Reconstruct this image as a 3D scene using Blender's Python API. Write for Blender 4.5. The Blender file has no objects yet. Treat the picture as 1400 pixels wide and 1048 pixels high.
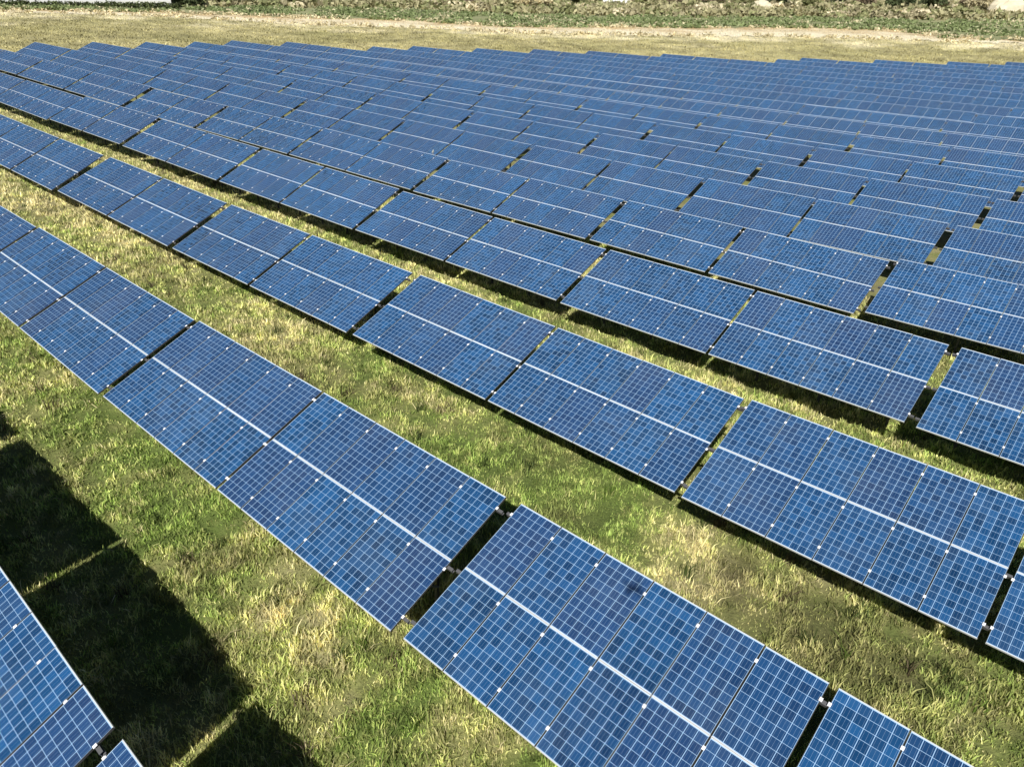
import bpy, math, random
import numpy as np
from mathutils import Matrix, Vector

SC = bpy.context.scene
COL = SC.collection
random.seed(7)
rng = np.random.default_rng(11)
R = math.radians

# ------------------------------------------------------------------ camera, sky, sun, exposure
H0 = 11.5                                   # camera height above the datum of the survey
CAM = np.array([0.0, 0.0, H0])
CR = np.array([0.74306421, 0.66790739, 0.0418962])       # camera right
CU = np.array([-0.34045111, 0.32337824, 0.88290405])     # camera up
CF = np.array([-0.57614982, 0.67031801, -0.46768061])    # camera forward
FPX = 1008.3                                # focal length in pixels of a 1400 px wide frame
cam_d = bpy.data.cameras.new('camera')
cam_d.sensor_width = 36.0
cam_d.sensor_fit = 'HORIZONTAL'
cam_d.lens = FPX / 1400.0 * 36.0
cam_d.clip_start = 0.1
cam_d.clip_end = 6000.0
cam = bpy.data.objects.new('camera', cam_d)
COL.objects.link(cam)
M = Matrix.Identity(4)
for i in range(3):
    M[i][0], M[i][1], M[i][2], M[i][3] = CR[i], CU[i], -CF[i], CAM[i]
cam.matrix_world = M
SC.camera = cam

SUN = np.array([0.34149, -0.65662, 0.67249])             # direction towards the sun
sun_d = bpy.data.lights.new('sun', 'SUN')
sun_d.energy = 5.0
sun_d.angle = R(0.53)
sun_d.color = (1.0, 0.965, 0.90)
sun = bpy.data.objects.new('sun', sun_d)
COL.objects.link(sun)
sun.rotation_euler = Vector(SUN.tolist()).to_track_quat('Z', 'Y').to_euler()
sun.location = (60, -120, 120)

world = bpy.data.worlds.new('World')
SC.world = world
world.use_nodes = True
wn = world.node_tree
bg = wn.nodes['Background']
sky = wn.nodes.new('ShaderNodeTexSky')
sky.sky_type = 'NISHITA'
sky.sun_disc = False
sky.sun_elevation = math.asin(SUN[2])
sky.sun_rotation = math.atan2(SUN[0], SUN[1])
sky.air_density = 0.5
sky.dust_density = 0.1
sky.ozone_density = 1.6
wn.links.new(sky.outputs[0], bg.inputs[0])
bg.inputs[1].default_value = 0.05
SC.view_settings.view_transform = 'Standard'
SC.view_settings.look = 'None'
SC.view_settings.exposure = 0.32
SC.view_settings.gamma = 1.0


def to_px(P):
    d = np.asarray(P, float) - CAM
    z = d @ CF
    return 700 + FPX * (d @ CR) / z, 524 - FPX * (d @ CU) / z, z


# ------------------------------------------------------------------ helpers
def tag(o, label=None, cat=None, group=None, kind=None):
    if label: o['label'] = label
    if cat: o['category'] = cat
    if group: o['group'] = group
    if kind: o['kind'] = kind
    return o


def link(o, parent=None):
    COL.objects.link(o)
    if parent is not None:
        o.parent = parent
    return o


def empty(name, loc, rz=0.0):
    o = bpy.data.objects.new(name, None)
    o.empty_display_size = 0.3
    o.location = loc
    o.rotation_euler = (0, 0, rz)
    return link(o)


class MB:
    """collects boxes, bars, tubes and quads, and links them as one mesh object"""
    def __init__(s):
        s.v, s.f, s.m, s.uv = [], [], [], []

    def face(s, pts, mat=0, uv=None):
        b = len(s.v)
        s.v += [tuple(p) for p in pts]
        s.f.append(tuple(range(b, b + len(pts))))
        s.m.append(mat)
        s.uv += (uv if uv else [(0, 0)] * len(pts))

    def box(s, lo, hi, mat=0, T=None):
        x0, y0, z0 = lo
        x1, y1, z1 = hi
        c = [(x0, y0, z0), (x1, y0, z0), (x1, y1, z0), (x0, y1, z0), (x0, y0, z1), (x1, y0, z1), (x1, y1, z1), (x0, y1, z1)]
        if T is not None:
            c = [tuple(T @ Vector(p)) for p in c]
        for q in ((3, 2, 1, 0), (4, 5, 6, 7), (0, 1, 5, 4), (1, 2, 6, 5), (2, 3, 7, 6), (3, 0, 4, 7)):
            s.face([c[i] for i in q], mat)

    def tube(s, a, b, r0, r1=None, n=8, mat=0):
        r1 = r0 if r1 is None else r1
        a, b = Vector(a), Vector(b)
        d = (b - a).normalized()
        e = d.orthogonal().normalized()
        g = d.cross(e)
        A = [a + (e * math.cos(t) + g * math.sin(t)) * r0 for t in [2 * math.pi * i / n for i in range(n)]]
        B = [b + (e * math.cos(t) + g * math.sin(t)) * r1 for t in [2 * math.pi * i / n for i in range(n)]]
        for i in range(n):
            j = (i + 1) % n
            s.face([A[i], A[j], B[j], B[i]], mat)
        s.face(A[::-1], mat)
        s.face(B, mat)

    def mesh(s, name, mats):
        me = bpy.data.meshes.new(name)
        me.from_pydata(s.v, [], s.f)
        for m in mats:
            me.materials.append(m)
        me.polygons.foreach_set('material_index', s.m)
        uvl = me.uv_layers.new(name='UVMap')
        uvl.data.foreach_set('uv', np.array(s.uv, np.float32).ravel())
        me.update()
        return me

    def build(s, name, mats, parent=None):
        if not isinstance(mats, (list, tuple)):
            mats = [mats]
        return link(bpy.data.objects.new(name, s.mesh(name, mats)), parent)


def np_mesh(name, V, quads=None, tris=None, col=None, mat=None, smooth=False):
    """big meshes straight from arrays, with an optional colour per vertex"""
    me = bpy.data.meshes.new(name)
    nq = 0 if quads is None else len(quads)
    nt = 0 if tris is None else len(tris)
    loops = np.concatenate([a.ravel() for a in (quads, tris) if a is not None]).astype(np.int32)
    start = np.concatenate([np.arange(nq) * 4, nq * 4 + np.arange(nt) * 3]).astype(np.int32)
    me.vertices.add(len(V))
    me.vertices.foreach_set('co', np.asarray(V, np.float32).ravel())
    me.loops.add(len(loops))
    me.loops.foreach_set('vertex_index', loops)
    me.polygons.add(nq + nt)
    me.polygons.foreach_set('loop_start', start)
    if smooth:
        me.polygons.foreach_set('use_smooth', np.ones(nq + nt, bool))
    if col is not None:
        a = me.attributes.new('tint', 'FLOAT_COLOR', 'POINT')
        c4 = np.ones((len(V), 4), np.float32)
        c4[:, :3] = col
        a.data.foreach_set('color', c4.ravel())
    if mat:
        me.materials.append(mat)
    me.update(calc_edges=True)
    me.validate()
    return me


# value noise on a hashed lattice
def _hash(ix, iy, seed):
    h = (ix.astype(np.int64) * 374761393 + iy.astype(np.int64) * 668265263 + seed * 974634777) & 0xFFFFFFFF
    h = ((h ^ (h >> 13)) * 1274126177) & 0xFFFFFFFF
    return ((h ^ (h >> 16)) & 0xFFFF) / 65535.0


def vnoise(x, y, scale, seed=0):
    x = np.asarray(x, float) / scale
    y = np.asarray(y, float) / scale
    ix, iy = np.floor(x), np.floor(y)
    fx, fy = x - ix, y - iy
    fx = fx * fx * (3 - 2 * fx)
    fy = fy * fy * (3 - 2 * fy)
    a, b = _hash(ix, iy, seed), _hash(ix + 1, iy, seed)
    c, d = _hash(ix, iy + 1, seed), _hash(ix + 1, iy + 1, seed)
    return (a * (1 - fx) + b * fx) * (1 - fy) + (c * (1 - fx) + d * fx) * fy


def fbm(x, y, scale, seed=0, octs=4):
    t, amp, s = 0, 0.5, 0
    for k in range(octs):
        t = t + amp * vnoise(x, y, scale / 2 ** k, seed + k * 17)
        s += amp
        amp *= 0.55
    return t / s


# ------------------------------------------------------------------ terrain
ZC = np.array([-9.8382, 0.816, 0.5114, 0.0578, 0.2381, 0.6841, -0.1952, 0.1924, -0.171, 0.282])


def base_z(X, Y):
    """height of the lower panel edges over the field (world z)"""
    x = np.clip(np.asarray(X, float), -140, 20) / 60 + 1
    y = np.clip(np.asarray(Y, float), -10, 170) / 80 - 1
    B = np.stack([x ** i * y ** j for i in range(4) for j in range(4) if i + j <= 3], -1)
    return B @ ZC + H0


AZ = [-180, -90, -40, 0, 5, 10, 23, 31, 44, 57, 73, 90, 130, 180]
DE = [60, 80, 150, 170, 165, 162, 144, 144, 142, 143, 132, 128, 90, 60]
SL = [.0, .0, .04, .07, .07, .066, .055, .048, .038, .03, .02, .015, 0, 0]
CLEAR = 1.22


def relief(X, Y):
    r = np.maximum(np.hypot(X, Y), .1)
    near = np.clip(40 / r, 0, 1)
    return ((fbm(X, Y, 1.3, 61, 3) - .5) * 0.22 * np.clip(60 / r, 0.2, 1) + (fbm(X, Y, 9, 77, 2) - .5) * 0.25
            + (fbm(X, Y, .55, 21, 2) - .5) * 0.17 * near - .50 * np.exp(-((X + 11) ** 2 / 160 + (Y - 3.6) ** 2 / 14)))


def ground_z(X, Y):
    X = np.asarray(X, float)
    Y = np.asarray(Y, float)
    az = np.degrees(np.arctan2(-X, Y))
    D = np.hypot(X, Y)
    de = np.interp(az, AZ, DE)
    s = np.interp(az, AZ, SL)
    k = np.minimum(1, de / np.maximum(D, 1e-6))
    e = np.clip(D - de, 0, 420)
    return base_z(X * k, Y * k) - CLEAR + s * (e - 20 * (1 - np.exp(-e / 20)))


# patches of drier (positive) or greener (negative) growth in the near strips: x, y, radius, amount
PATCH = [(-24.9, 5.4, .9, .8), (-22.0, 5.7, .7, .6), (-9.8, 5.5, .9, .6), (-11.4, 5.7, 1.1, .5), (-8.3, 5.0, .8, .6), (-5.8, 6.0, .6, .6),
         (-5.7, 13.0, 1.0, .55), (-4.7, 13.6, 1.0, .5), (-23.4, 15.1, 1.8, .5), (-47.9, 13.8, 3.0, .5), (-40.0, 14.2, 3.0, .5),
         (-14.5, 10.6, 1.0, .3), (-14.9, 15.8, 1.2, .4), (-1.6, 13.7, 1.0, .4), (-7.1, 22.8, 2.0, .4), (-29.8, 15.7, 1.2, -.6),
         (-19.0, 14.8, 1.2, -.5), (-12.4, 12.1, 1.4, -.8), (-10.3, 12.7, 1.3, -.7), (-7.4, 11.0, 1.4, -.7), (-19.8, 5.8, 2.2, -.5),
         (-17.0, 6.1, 1.5, -.4), (-7.0, 5.4, 1.0, -.6), (0.1, 12.8, 1.6, -.5), (-29.2, 6.9, 2.0, -.5), (-7.7, 13.0, 1.0, -.7), (-7.9, 4.6, .8, -.6),
         (-5.0, 4.6, 1.2, -.5), (-13.5, 4.6, 1.5, -.35)]
BROWN = [(-3.4, 12.6, 1.3), (-18.8, 11.9, 1.0), (-2.1, 12.7, 1.2), (-1.0, 11.8, 1.2), (-8.2, 12.2, .5), (-10.4, 14.0, .9), (-16.5, 13.2, .8)]


def dryness(X, Y):
    d = 0.42 + 0.60 * (fbm(X, Y, 3.0, 3) - 0.5) + 1.0 * (fbm(X, Y, 0.8, 8, 3) - 0.5) + 0.25 * (vnoise(X, Y, .16, 5) - .5)
    for x, y, r, a in PATCH:
        d = d + .34 * a * np.exp(-((X - x) ** 2 + (Y - y) ** 2) / (2 * r * r))
    d = d + 0.22 * np.clip((np.hypot(X, Y) - 22) / 25, 0, 1)
    return np.clip(d, 0, 1)


def brownness(X, Y):
    b = np.clip((fbm(X, Y, 2.2, 41) - 0.62) * 3, 0, .4)
    for x, y, r in BROWN:
        b = b + 0.30 * np.exp(-((X - x) ** 2 + (Y - y) ** 2) / (2 * r * r))
    return np.clip(b, 0, 0.85)


GREEN = np.array([0.245, 0.335, 0.080])
MIDGR = np.array([0.50, 0.515, 0.185])
STRAW = np.array([0.74, 0.66, 0.36])
BROWNC = np.array([0.22, 0.19, 0.09])


def grass_col(X, Y, jitter):
    d = np.clip(dryness(X, Y) + jitter, 0, 1)[:, None]
    c = np.where(d < .5, GREEN + (MIDGR - GREEN) * d * 2, MIDGR + (STRAW - MIDGR) * (d - .5) * 2)
    b = brownness(X, Y)[:, None]
    return c * (1 - b) + BROWNC * b


# ------------------------------------------------------------------ materials
def new_mat(name):
    m = bpy.data.materials.new(name)
    m.use_nodes = True
    nt = m.node_tree
    return m, nt, nt.nodes['Principled BSDF']


class NT:
    def __init__(s, nt):
        s.nt = nt

    def val(s, x, sock):
        if isinstance(x, (int, float)):
            sock.default_value = x
        elif isinstance(x, (tuple, list)):
            sock.default_value = tuple(x) + ((1.0,) if len(x) == 3 and len(sock.default_value) == 4 else ())
        else:
            s.nt.links.new(x, sock)

    def math(s, op, a, b=0.0, c=0.0):
        n = s.nt.nodes.new('ShaderNodeMath')
        n.operation = op
        s.val(a, n.inputs[0]); s.val(b, n.inputs[1]); s.val(c, n.inputs[2])
        return n.outputs[0]

    def mix(s, fac, a, b):
        n = s.nt.nodes.new('ShaderNodeMix')
        n.data_type = 'RGBA'
        s.val(fac, n.inputs[0]); s.val(a, n.inputs[6]); s.val(b, n.inputs[7])
        return n.outputs[2]

    def node(s, t):
        return s.nt.nodes.new(t)

    def noise(s, vec, scale, detail=3, rough=.6):
        n = s.node('ShaderNodeTexNoise')
        if vec is not None:
            s.nt.links.new(vec, n.inputs['Vector'])
        n.inputs['Scale'].default_value = scale
        n.inputs['Detail'].default_value = detail
        n.inputs['Roughness'].default_value = rough
        return n.outputs[0]

    def comb(s, x, y, z):
        n = s.node('ShaderNodeCombineXYZ')
        s.val(x, n.inputs[0]); s.val(y, n.inputs[1]); s.val(z, n.inputs[2])
        return n.outputs[0]

    def white(s, vec):
        n = s.node('ShaderNodeTexWhiteNoise')
        n.noise_dimensions = '3D'
        s.nt.links.new(vec, n.inputs['Vector'])
        return n.outputs[0]

    def smooth(s, v, a, b):
        n = s.node('ShaderNodeMapRange')
        n.interpolation_type = 'SMOOTHSTEP'
        s.val(v, n.inputs[0])
        n.inputs[1].default_value = a
        n.inputs[2].default_value = b
        return n.outputs[0]


def mat_plain(name, col, rough=.6, metal=0.0, var=.12, scale=6.0):
    m, nt, p = new_mat(name)
    k = NT(nt)
    tc = k.node('ShaderNodeTexCoord')
    f = k.noise(tc.outputs['Object'], scale)
    c = k.mix(f, tuple(x * (1 - var) for x in col), tuple(min(1, x * (1 + var)) for x in col))
    nt.links.new(c, p.inputs['Base Color'])
    p.inputs['Roughness'].default_value = rough
    p.inputs['Metallic'].default_value = metal
    return m


def make_cells():
    """polycrystalline cells: 6 x 10 per panel, busbars, pale seams, every cell its own blue"""
    m, nt, p = new_mat('solar_cells')
    k = NT(nt)
    uv = k.node('ShaderNodeUVMap')
    sep = k.node('ShaderNodeSeparateXYZ')
    nt.links.new(uv.outputs[0], sep.inputs[0])
    oi = k.node('ShaderNodeObjectInfo')
    rnd = k.math('MULTIPLY', oi.outputs['Random'], 91.7)
    u, v = sep.outputs[0], sep.outputs[1]
    pu, pv = k.math('FLOOR', u), k.math('FLOOR', v)
    fu, fv = k.math('SUBTRACT', u, pu), k.math('SUBTRACT', v, pv)
    mu, mv = 0.003, 0.006
    cu = k.math('MULTIPLY', k.math('SUBTRACT', fu, mu), 6 / (1 - 2 * mu))
    cv = k.math('MULTIPLY', k.math('SUBTRACT', fv, mv), 10 / (1 - 2 * mv))
    iu, iv = k.math('FLOOR', cu), k.math('FLOOR', cv)
    ru, rv = k.math('SUBTRACT', cu, iu), k.math('SUBTRACT', cv, iv)
    eu = k.math('SUBTRACT', 0.5, k.math('ABSOLUTE', k.math('SUBTRACT', ru, 0.5)))
    ev = k.math('SUBTRACT', 0.5, k.math('ABSOLUTE', k.math('SUBTRACT', rv, 0.5)))
    lu = k.math('SUBTRACT', 1.0, k.smooth(eu, 0.022, 0.032))
    lv = k.math('SUBTRACT', 1.0, k.smooth(ev, 0.014, 0.023))
    line = k.math('MAXIMUM', lu, lv)
    out = k.math('MAXIMUM', k.math('LESS_THAN', k.math('MINIMUM', k.math('MULTIPLY', fu, 2.0), fv), 0.006),
                 k.math('GREATER_THAN', k.math('MAXIMUM', k.math('SUBTRACT', k.math('MULTIPLY', fu, 2.0), 1.0), fv), 0.994))
    line = k.math('MAXIMUM', line, out)
    # three busbars run the length of the panel
    b3 = k.math('MULTIPLY', ru, 3.0)
    bf = k.math('ABSOLUTE', k.math('SUBTRACT', k.math('FRACT', b3), 0.5))
    bus = k.math('SUBTRACT', 1.0, k.smooth(bf, 0.016, 0.028))
    # random per panel, per cell
    geo = k.node('ShaderNodeNewGeometry')
    drift = k.noise(geo.outputs['Position'], 0.22, 2, .5)
    rp = k.white(k.comb(pu, pv, rnd))
    rc = k.white(k.comb(k.math('ADD', iu, k.math('MULTIPLY', pu, 13.0)), k.math('ADD', iv, k.math('MULTIPLY', pv, 29.0)), k.math('ADD', rnd, 3.3)))
    rp2 = k.white(k.comb(k.math('ADD', pu, 40.0), pv, rnd))
    dark = (0.003, 0.019, 0.058)
    lite = (0.016, 0.088, 0.234)
    c = k.mix(k.math('ADD', k.math('MULTIPLY', k.math('POWER', rc, 1.0), 0.70), k.math('ADD', k.math('MULTIPLY', rp, 0.22), k.math('MULTIPLY', k.math('SUBTRACT', drift, 0.35), 0.55))), dark, lite)
    viol = k.math('MULTIPLY', k.smooth(rp2, 0.45, 1.0), 0.55)
    c = k.mix(viol, c, (0.022, 0.040, 0.112))
    tb = k.math('MULTIPLY', k.smooth(oi.outputs['Random'], 0.6, 1.0), 0.45)
    c = k.mix(tb, c, (0.014, 0.034, 0.098))
    # crystal grain
    vor = k.node('ShaderNodeTexVoronoi')
    nt.links.new(k.comb(k.math('MULTIPLY', u, 60.0), k.math('MULTIPLY', v, 100.0), rnd), vor.inputs['Vector'])
    vor.inputs['Scale'].default_value = 1.0
    vs = k.node('ShaderNodeSeparateXYZ')
    nt.links.new(vor.outputs['Color'], vs.inputs[0])
    c = k.mix(k.math('MULTIPLY', vs.outputs[0], 0.20), c, (0.015, 0.076, 0.200))
    c = k.mix(k.math('MULTIPLY', bus, 0.58), c, (0.27, 0.38, 0.52))
    c = k.mix(k.math('MULTIPLY', line, 0.92), c, (0.34, 0.52, 0.74))
    # a thin film of dust
    du = k.noise(geo.outputs['Position'], 0.7, 4, .65)
    c = k.mix(k.math('MULTIPLY', k.smooth(du, 0.40, 0.75), 0.045), c, (0.40, 0.42, 0.40))
    nt.links.new(c, p.inputs['Base Color'])
    p.inputs['Roughness'].default_value = 0.13
    nt.links.new(k.math('ADD', 0.10, k.math('MULTIPLY', du, 0.12)), p.inputs['Roughness'])
    p.inputs['IOR'].default_value = 1.48
    return m


def mat_tint(name, rough=.75, trans=0.0, bump=False):
    m, nt, p = new_mat(name)
    k = NT(nt)
    a = k.node('ShaderNodeAttribute')
    a.attribute_name = 'tint'
    c = a.outputs['Color']
    if bump:
        geo = k.node('ShaderNodeNewGeometry')
        f = k.noise(geo.outputs['Position'], 9.0, 5, .7)
        n = k.node('ShaderNodeMix')
        n.data_type = 'RGBA'
        n.blend_type = 'MULTIPLY'
        n.inputs[0].default_value = 1.0
        nt.links.new(c, n.inputs[6])
        rr = k.mix(f, (0.45, 0.45, 0.45), (1.45, 1.45, 1.45))
        nt.links.new(rr, n.inputs[7])
        c = n.outputs[2]
        bn = k.node('ShaderNodeBump')
        bn.inputs['Strength'].default_value = 0.7
        bn.inputs['Distance'].default_value = 0.12
        nt.links.new(f, bn.inputs['Height'])
        nt.links.new(bn.outputs[0], p.inputs['Normal'])
    nt.links.new(c, p.inputs['Base Color'])
    p.inputs['Roughness'].default_value = rough
    p.inputs['Specular IOR Level'].default_value = 0.25
    if trans:
        t = k.node('ShaderNodeBsdfTranslucent')
        nt.links.new(c, t.inputs[0])
        mx = k.node('ShaderNodeMixShader')
        mx.inputs[0].default_value = trans
        nt.links.new(p.outputs[0], mx.inputs[1])
        nt.links.new(t.outputs[0], mx.inputs[2])
        nt.links.new(mx.outputs[0], nt.nodes['Material Output'].inputs[0])
    return m


CELLS = make_cells()
ALU = mat_plain('anodised_aluminium', (0.66, 0.68, 0.70), .38, .25, .06, 3)
SEAM = mat_plain('gap_shade_profile', (0.055, 0.053, 0.05), .55, .1, .15, 3)  # aluminium long sides coloured dark, for the shade in the gap between panels
SEAM2 = mat_plain('far_glancing_profile', (0.30, 0.31, 0.32), .5, .2, .15, 3)  # paler far copy of those sides; glancing light on the walls put into colour
CLAMPM = mat_plain('bright_aluminium', (0.90, 0.90, 0.90), .35, .10, .04, 8)
STEEL = mat_plain('galvanised_steel', (0.13, 0.13, 0.135), .55, .4, .15, 5)
BACK = mat_plain('white_backsheet', (0.62, 0.62, 0.60), .7, 0, .05, 2)
GROUNDM = mat_tint('turf_soil', .95, 0, True)
GRASSM = mat_tint('grass_blades', .65, .28)
LEAFM = mat_tint('leaves', .7, .2)
BARK = mat_plain('bark', (0.13, 0.095, 0.065), .9, 0, .3, 4)

# ------------------------------------------------------------------ ground sheet
az_f = np.radians(np.concatenate([np.arange(-25, 105, 0.36), np.arange(105, 335, 4.0)]))
rad = np.concatenate([[0.6, 1.6, 3.0, 4.2], np.geomspace(5, 640, 540), [760, 950, 1300, 2000, 3500]])
AA, RR = np.meshgrid(az_f, rad)
GX, GY = -RR * np.sin(AA), RR * np.cos(AA)
bump = relief(GX, GY)
GZ = ground_z(GX, GY) + bump
na, nr = len(az_f), len(rad)
ii, jj = np.meshgrid(np.arange(nr - 1), np.arange(na), indexing='ij')
j2 = (jj + 1) % na
quads = np.stack([ii * na + jj, ii * na + j2, (ii + 1) * na + j2, (ii + 1) * na + jj], -1).reshape(-1, 4)[:, ::-1]
V = np.stack([GX.ravel(), GY.ravel(), GZ.ravel()], 1)
V = np.vstack([V, [[0, 0, float(ground_z(0, 0.01))]]])
ctr = len(V) - 1
tri = np.stack([np.full(na, ctr), np.arange(na), (np.arange(na) + 1) % na], 1)[:, ::-1]
gcol = grass_col(V[:, 0], V[:, 1], np.zeros(len(V)) - .05)
fl = np.clip((np.hypot(V[:, 0], V[:, 1]) - 90) / 60, 0, 1)[:, None]
far_c = np.array([0.30, 0.265, 0.115]) * (0.75 + 0.5 * fbm(V[:, 0], V[:, 1], 14, 5))[:, None]
gcol = gcol * 0.46 * (1 - fl) + far_c * fl
ground = link(bpy.data.objects.new('ground', np_mesh('ground', V, quads, tri, gcol, GROUNDM, True)))
tag(ground, 'rough grassy field sloping up behind the solar rows', 'ground', kind='structure')


def ground_at(x, y):
    x = np.asarray(x, float)
    y = np.asarray(y, float)
    return ground_z(x, y) + relief(x, y)


# ------------------------------------------------------------------ solar tables
PW, PL, TH = 1.012, 1.66, 0.040              # panel pitch along the row, up the slope, thickness
GW, GL = 0.999, 1.655                        # outer size of one panel
TILT0 = R(24.808)
PITCH = 12.62


def panel_parts(mb, x0, y0, frame, glass, pu=0, pv=0):
    """frame ring with faces on the top and the sides; glass sheet with cells inside it"""
    x1, y1 = x0 + GW, y0 + GL
    a, b = 0.0085, 0.017                      # frame width on the long and short sides
    i0, i1, k0, k1 = x0 + a, x1 - a, y0 + b, y1 - b
    if frame is not None:
        o = [(x0, y0), (x1, y0), (x1, y1), (x0, y1)]
        q = [(i0, k0), (i1, k0), (i1, k1), (i0, k1)]
        for n in range(4):
            m = (n + 1) % 4
            fm = frame + (n % 2)             # long sides get the tone painted for the gap between panels
            mb.face([(*o[n], 0), (*o[m], 0), (*q[m], 0), (*q[n], 0)], fm)
            mb.face([(*o[n], -TH), (*o[m], -TH), (*o[m], 0), (*o[n], 0)], fm)
            mb.face([(*q[n], 0), (*q[m], 0), (*q[m], -.006), (*q[n], -.006)], frame)
            mb.face([(*o[m], -TH), (*o[n], -TH), (*q[n], -TH), (*q[m], -TH)], frame)
    if glass is not None:
        mb.face([(i0, k0, -.004), (i1, k0, -.004), (i1, k1, -.004), (i0, k1, -.004)], glass,
                [(pu + .0005, pv + .0005), (pu + .9995, pv + .0005), (pu + .9995, pv + .9995), (pu + .0005, pv + .9995)])
        mb.face([(i0, k1, -.012), (i1, k1, -.012), (i1, k0, -.012), (i0, k0, -.012)], glass + 1)


mb = MB(); panel_parts(mb, 0, 0, None, 0)
ME_GLASS = mb.mesh('solar_panel', [CELLS, BACK])
mb = MB(); panel_parts(mb, 0, 0, 0, None)
ME_FRAME = mb.mesh('frame', [ALU, SEAM])
mb = MB(); panel_parts(mb, 0, 0, 2, 0)
ME_PANEL = mb.mesh('solar_panel', [CELLS, BACK, ALU, SEAM])
# a clamp: plate with bevelled edges, and a bolt head
mb = MB()
w, l, t, c = .025, .032, .011, .005
lo = [(-w, -l, .001), (w, -l, .001), (w, l, .001), (-w, l, .001)]
md = [(-w, -l, t - c), (w, -l, t - c), (w, l, t - c), (-w, l, t - c)]
up = [(-w + c, -l + c, t), (w - c, -l + c, t), (w - c, l - c, t), (-w + c, l - c, t)]
for n in range(4):
    m_ = (n + 1) % 4
    mb.face([lo[n], lo[m_], md[m_], md[n]])
    mb.face([md[n], md[m_], up[m_], up[n]])
mb.face(up)
mb.tube((0, 0, t), (0, 0, t + .007), .009, n=6)
ME_CLAMP = mb.mesh('clamp', [CLAMPM])
# C-shaped purlin, drawn for a unit length and stretched to its table
mb = MB()
mb.box((0, -.030, -.075), (1, -.024, 0)); mb.box((0, -.024, -.006), (1, .030, 0)); mb.box((0, -.024, -.075), (1, .030, -.069))
ME_RAIL = mb.mesh('rail', [STEEL])
mb = MB()
mb.box((-.04, -.035, -1.0), (-.034, .035, 0)); mb.box((-.034, -.035, -1.0), (.03, -.029, 0)); mb.box((-.034, .029, -1.0), (.03, .035, 0))
ME_LEG = mb.mesh('leg', [STEEL])             # unit height post, stretched
mb = MB()
mb.box((-.03, 0.12, -.17), (.03, 2 * PL - .12, -.08))
ME_RAFTER = mb.mesh('rafter', [STEEL])
mb = MB()
mb.box((-.02, -.02, 0), (.02, .02, 1))
ME_BRACE = mb.mesh('brace', [STEEL])
RAILS_B = (0.20, 0.93, 1.82)
CLAMP_B = (0.20, 0.88, 1.82)
LEG_B = (1.18,)


def panel_spots(d6):
    return [(i * PW + (d6 if i >= 6 else 0) + .0065, j * PL + .0025, i, j) for j in (0, 1) for i in range(12)]


def far_mesh(d6, name):
    """a table too far away to show its parts: all 24 panels and the posts in one mesh"""
    mb = MB()
    for x, y, i, j in panel_spots(d6):
        panel_parts(mb, x, y, 2, 0, i, j)
    L = 12 * PW + d6
    for b in RAILS_B:
        mb.box((-.15, b * PL - .03, -TH - .075), (L + .15, b * PL + .03, -TH), 4)
    for s in range(6):
        x = .8 + s * (L - 1.6) / 5
        mb.box((x - .03, .12, -.20), (x + .03, 2 * PL - .12, -TH - .077), 4)
        for b, h in zip(LEG_B, (2.3,)):
            st, ct = math.sin(TILT0), math.cos(TILT0)
            p0 = Vector((x + .05, b * PL, -.12))
            dn = Vector((0, -st, -ct)) * h
            mb.tube(p0, p0 + dn, .04, n=6, mat=4)
    return mb.mesh(name, [CELLS, BACK, ALU, SEAM2, STEEL])


ME_FAR = [far_mesh(.12, 'solar_table'), far_mesh(.17, 'solar_table')]

# surveyed tables of the first five rows: row, column -> x, y, z, slope along the row, gap in the middle, tilt offset
FIT = {(0, 0): (-20.55, -1.399, -10.48, -0.003, 0.12, 0.004), (0, 1): (-8.12, -1.379, -10.644, 0.03, 0.12, -0.009),
       (1, -1): (-32.511, 5.956, -10.254, -0.005, 0.116, -0.01), (1, 0): (-19.919, 5.959, -10.255, 0.006, 0.061, -0.009),
       (1, 1): (-7.35, 5.938, -10.063, -0.001, 0.119, -0.034), (2, -2): (-56.628, 13.249, -10.255, -0.003, 0.2, 0.024),
       (2, -1): (-43.939, 13.418, -10.285, -0.006, 0.139, 0.001), (2, 0): (-31.398, 13.502, -10.402, 0.004, 0.16, 0.005),
       (2, 1): (-18.517, 13.342, -10.188, -0.001, 0.097, -0.016), (2, 2): (-5.928, 12.962, -9.944, 0.011, 0.12, -0.016),
       (3, -2): (-65.934, 20.795, -10.067, -0.001, 0.18, 0.023), (3, -1): (-53.25, 20.813, -10.133, -0.007, 0.095, 0.02),
       (3, 0): (-40.613, 20.789, -10.195, -0.003, 0.126, 0.02), (3, 1): (-28.15, 20.816, -10.222, 0.003, 0.115, -0.011),
       (3, 2): (-15.561, 20.629, -10.137, 0.007, 0.085, 0.004), (3, 3): (-3.005, 20.48, -10.004, 0.0, 0.12, 0.016),
       (4, -2): (-70.177, 28.099, -10.26, 0.003, 0.2, -0.002), (4, -1): (-57.393, 28.142, -10.211, 0.001, 0.151, -0.001),
       (4, 0): (-44.751, 28.075, -10.17, -0.004, 0.085, -0.002), (4, 1): (-32.178, 27.968, -10.22, 0.006, 0.133, -0.01),
       (4, 2): (-19.589, 27.887, -10.10, 0.003, 0.15, -0.01)}
LEFT = {5: -120.28, 6: -120.2, 7: -119.95, 8: -119.6, 9: -121.7, 10: -117.3, 11: -104.0, 12: -102.6, 13: -94.9, 14: -88.6, 15: -82.5,
        16: -72.2, 17: -55.1, 18: -54.1, 19: -44.5, 20: -35.1, 21: -28.0}

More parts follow.
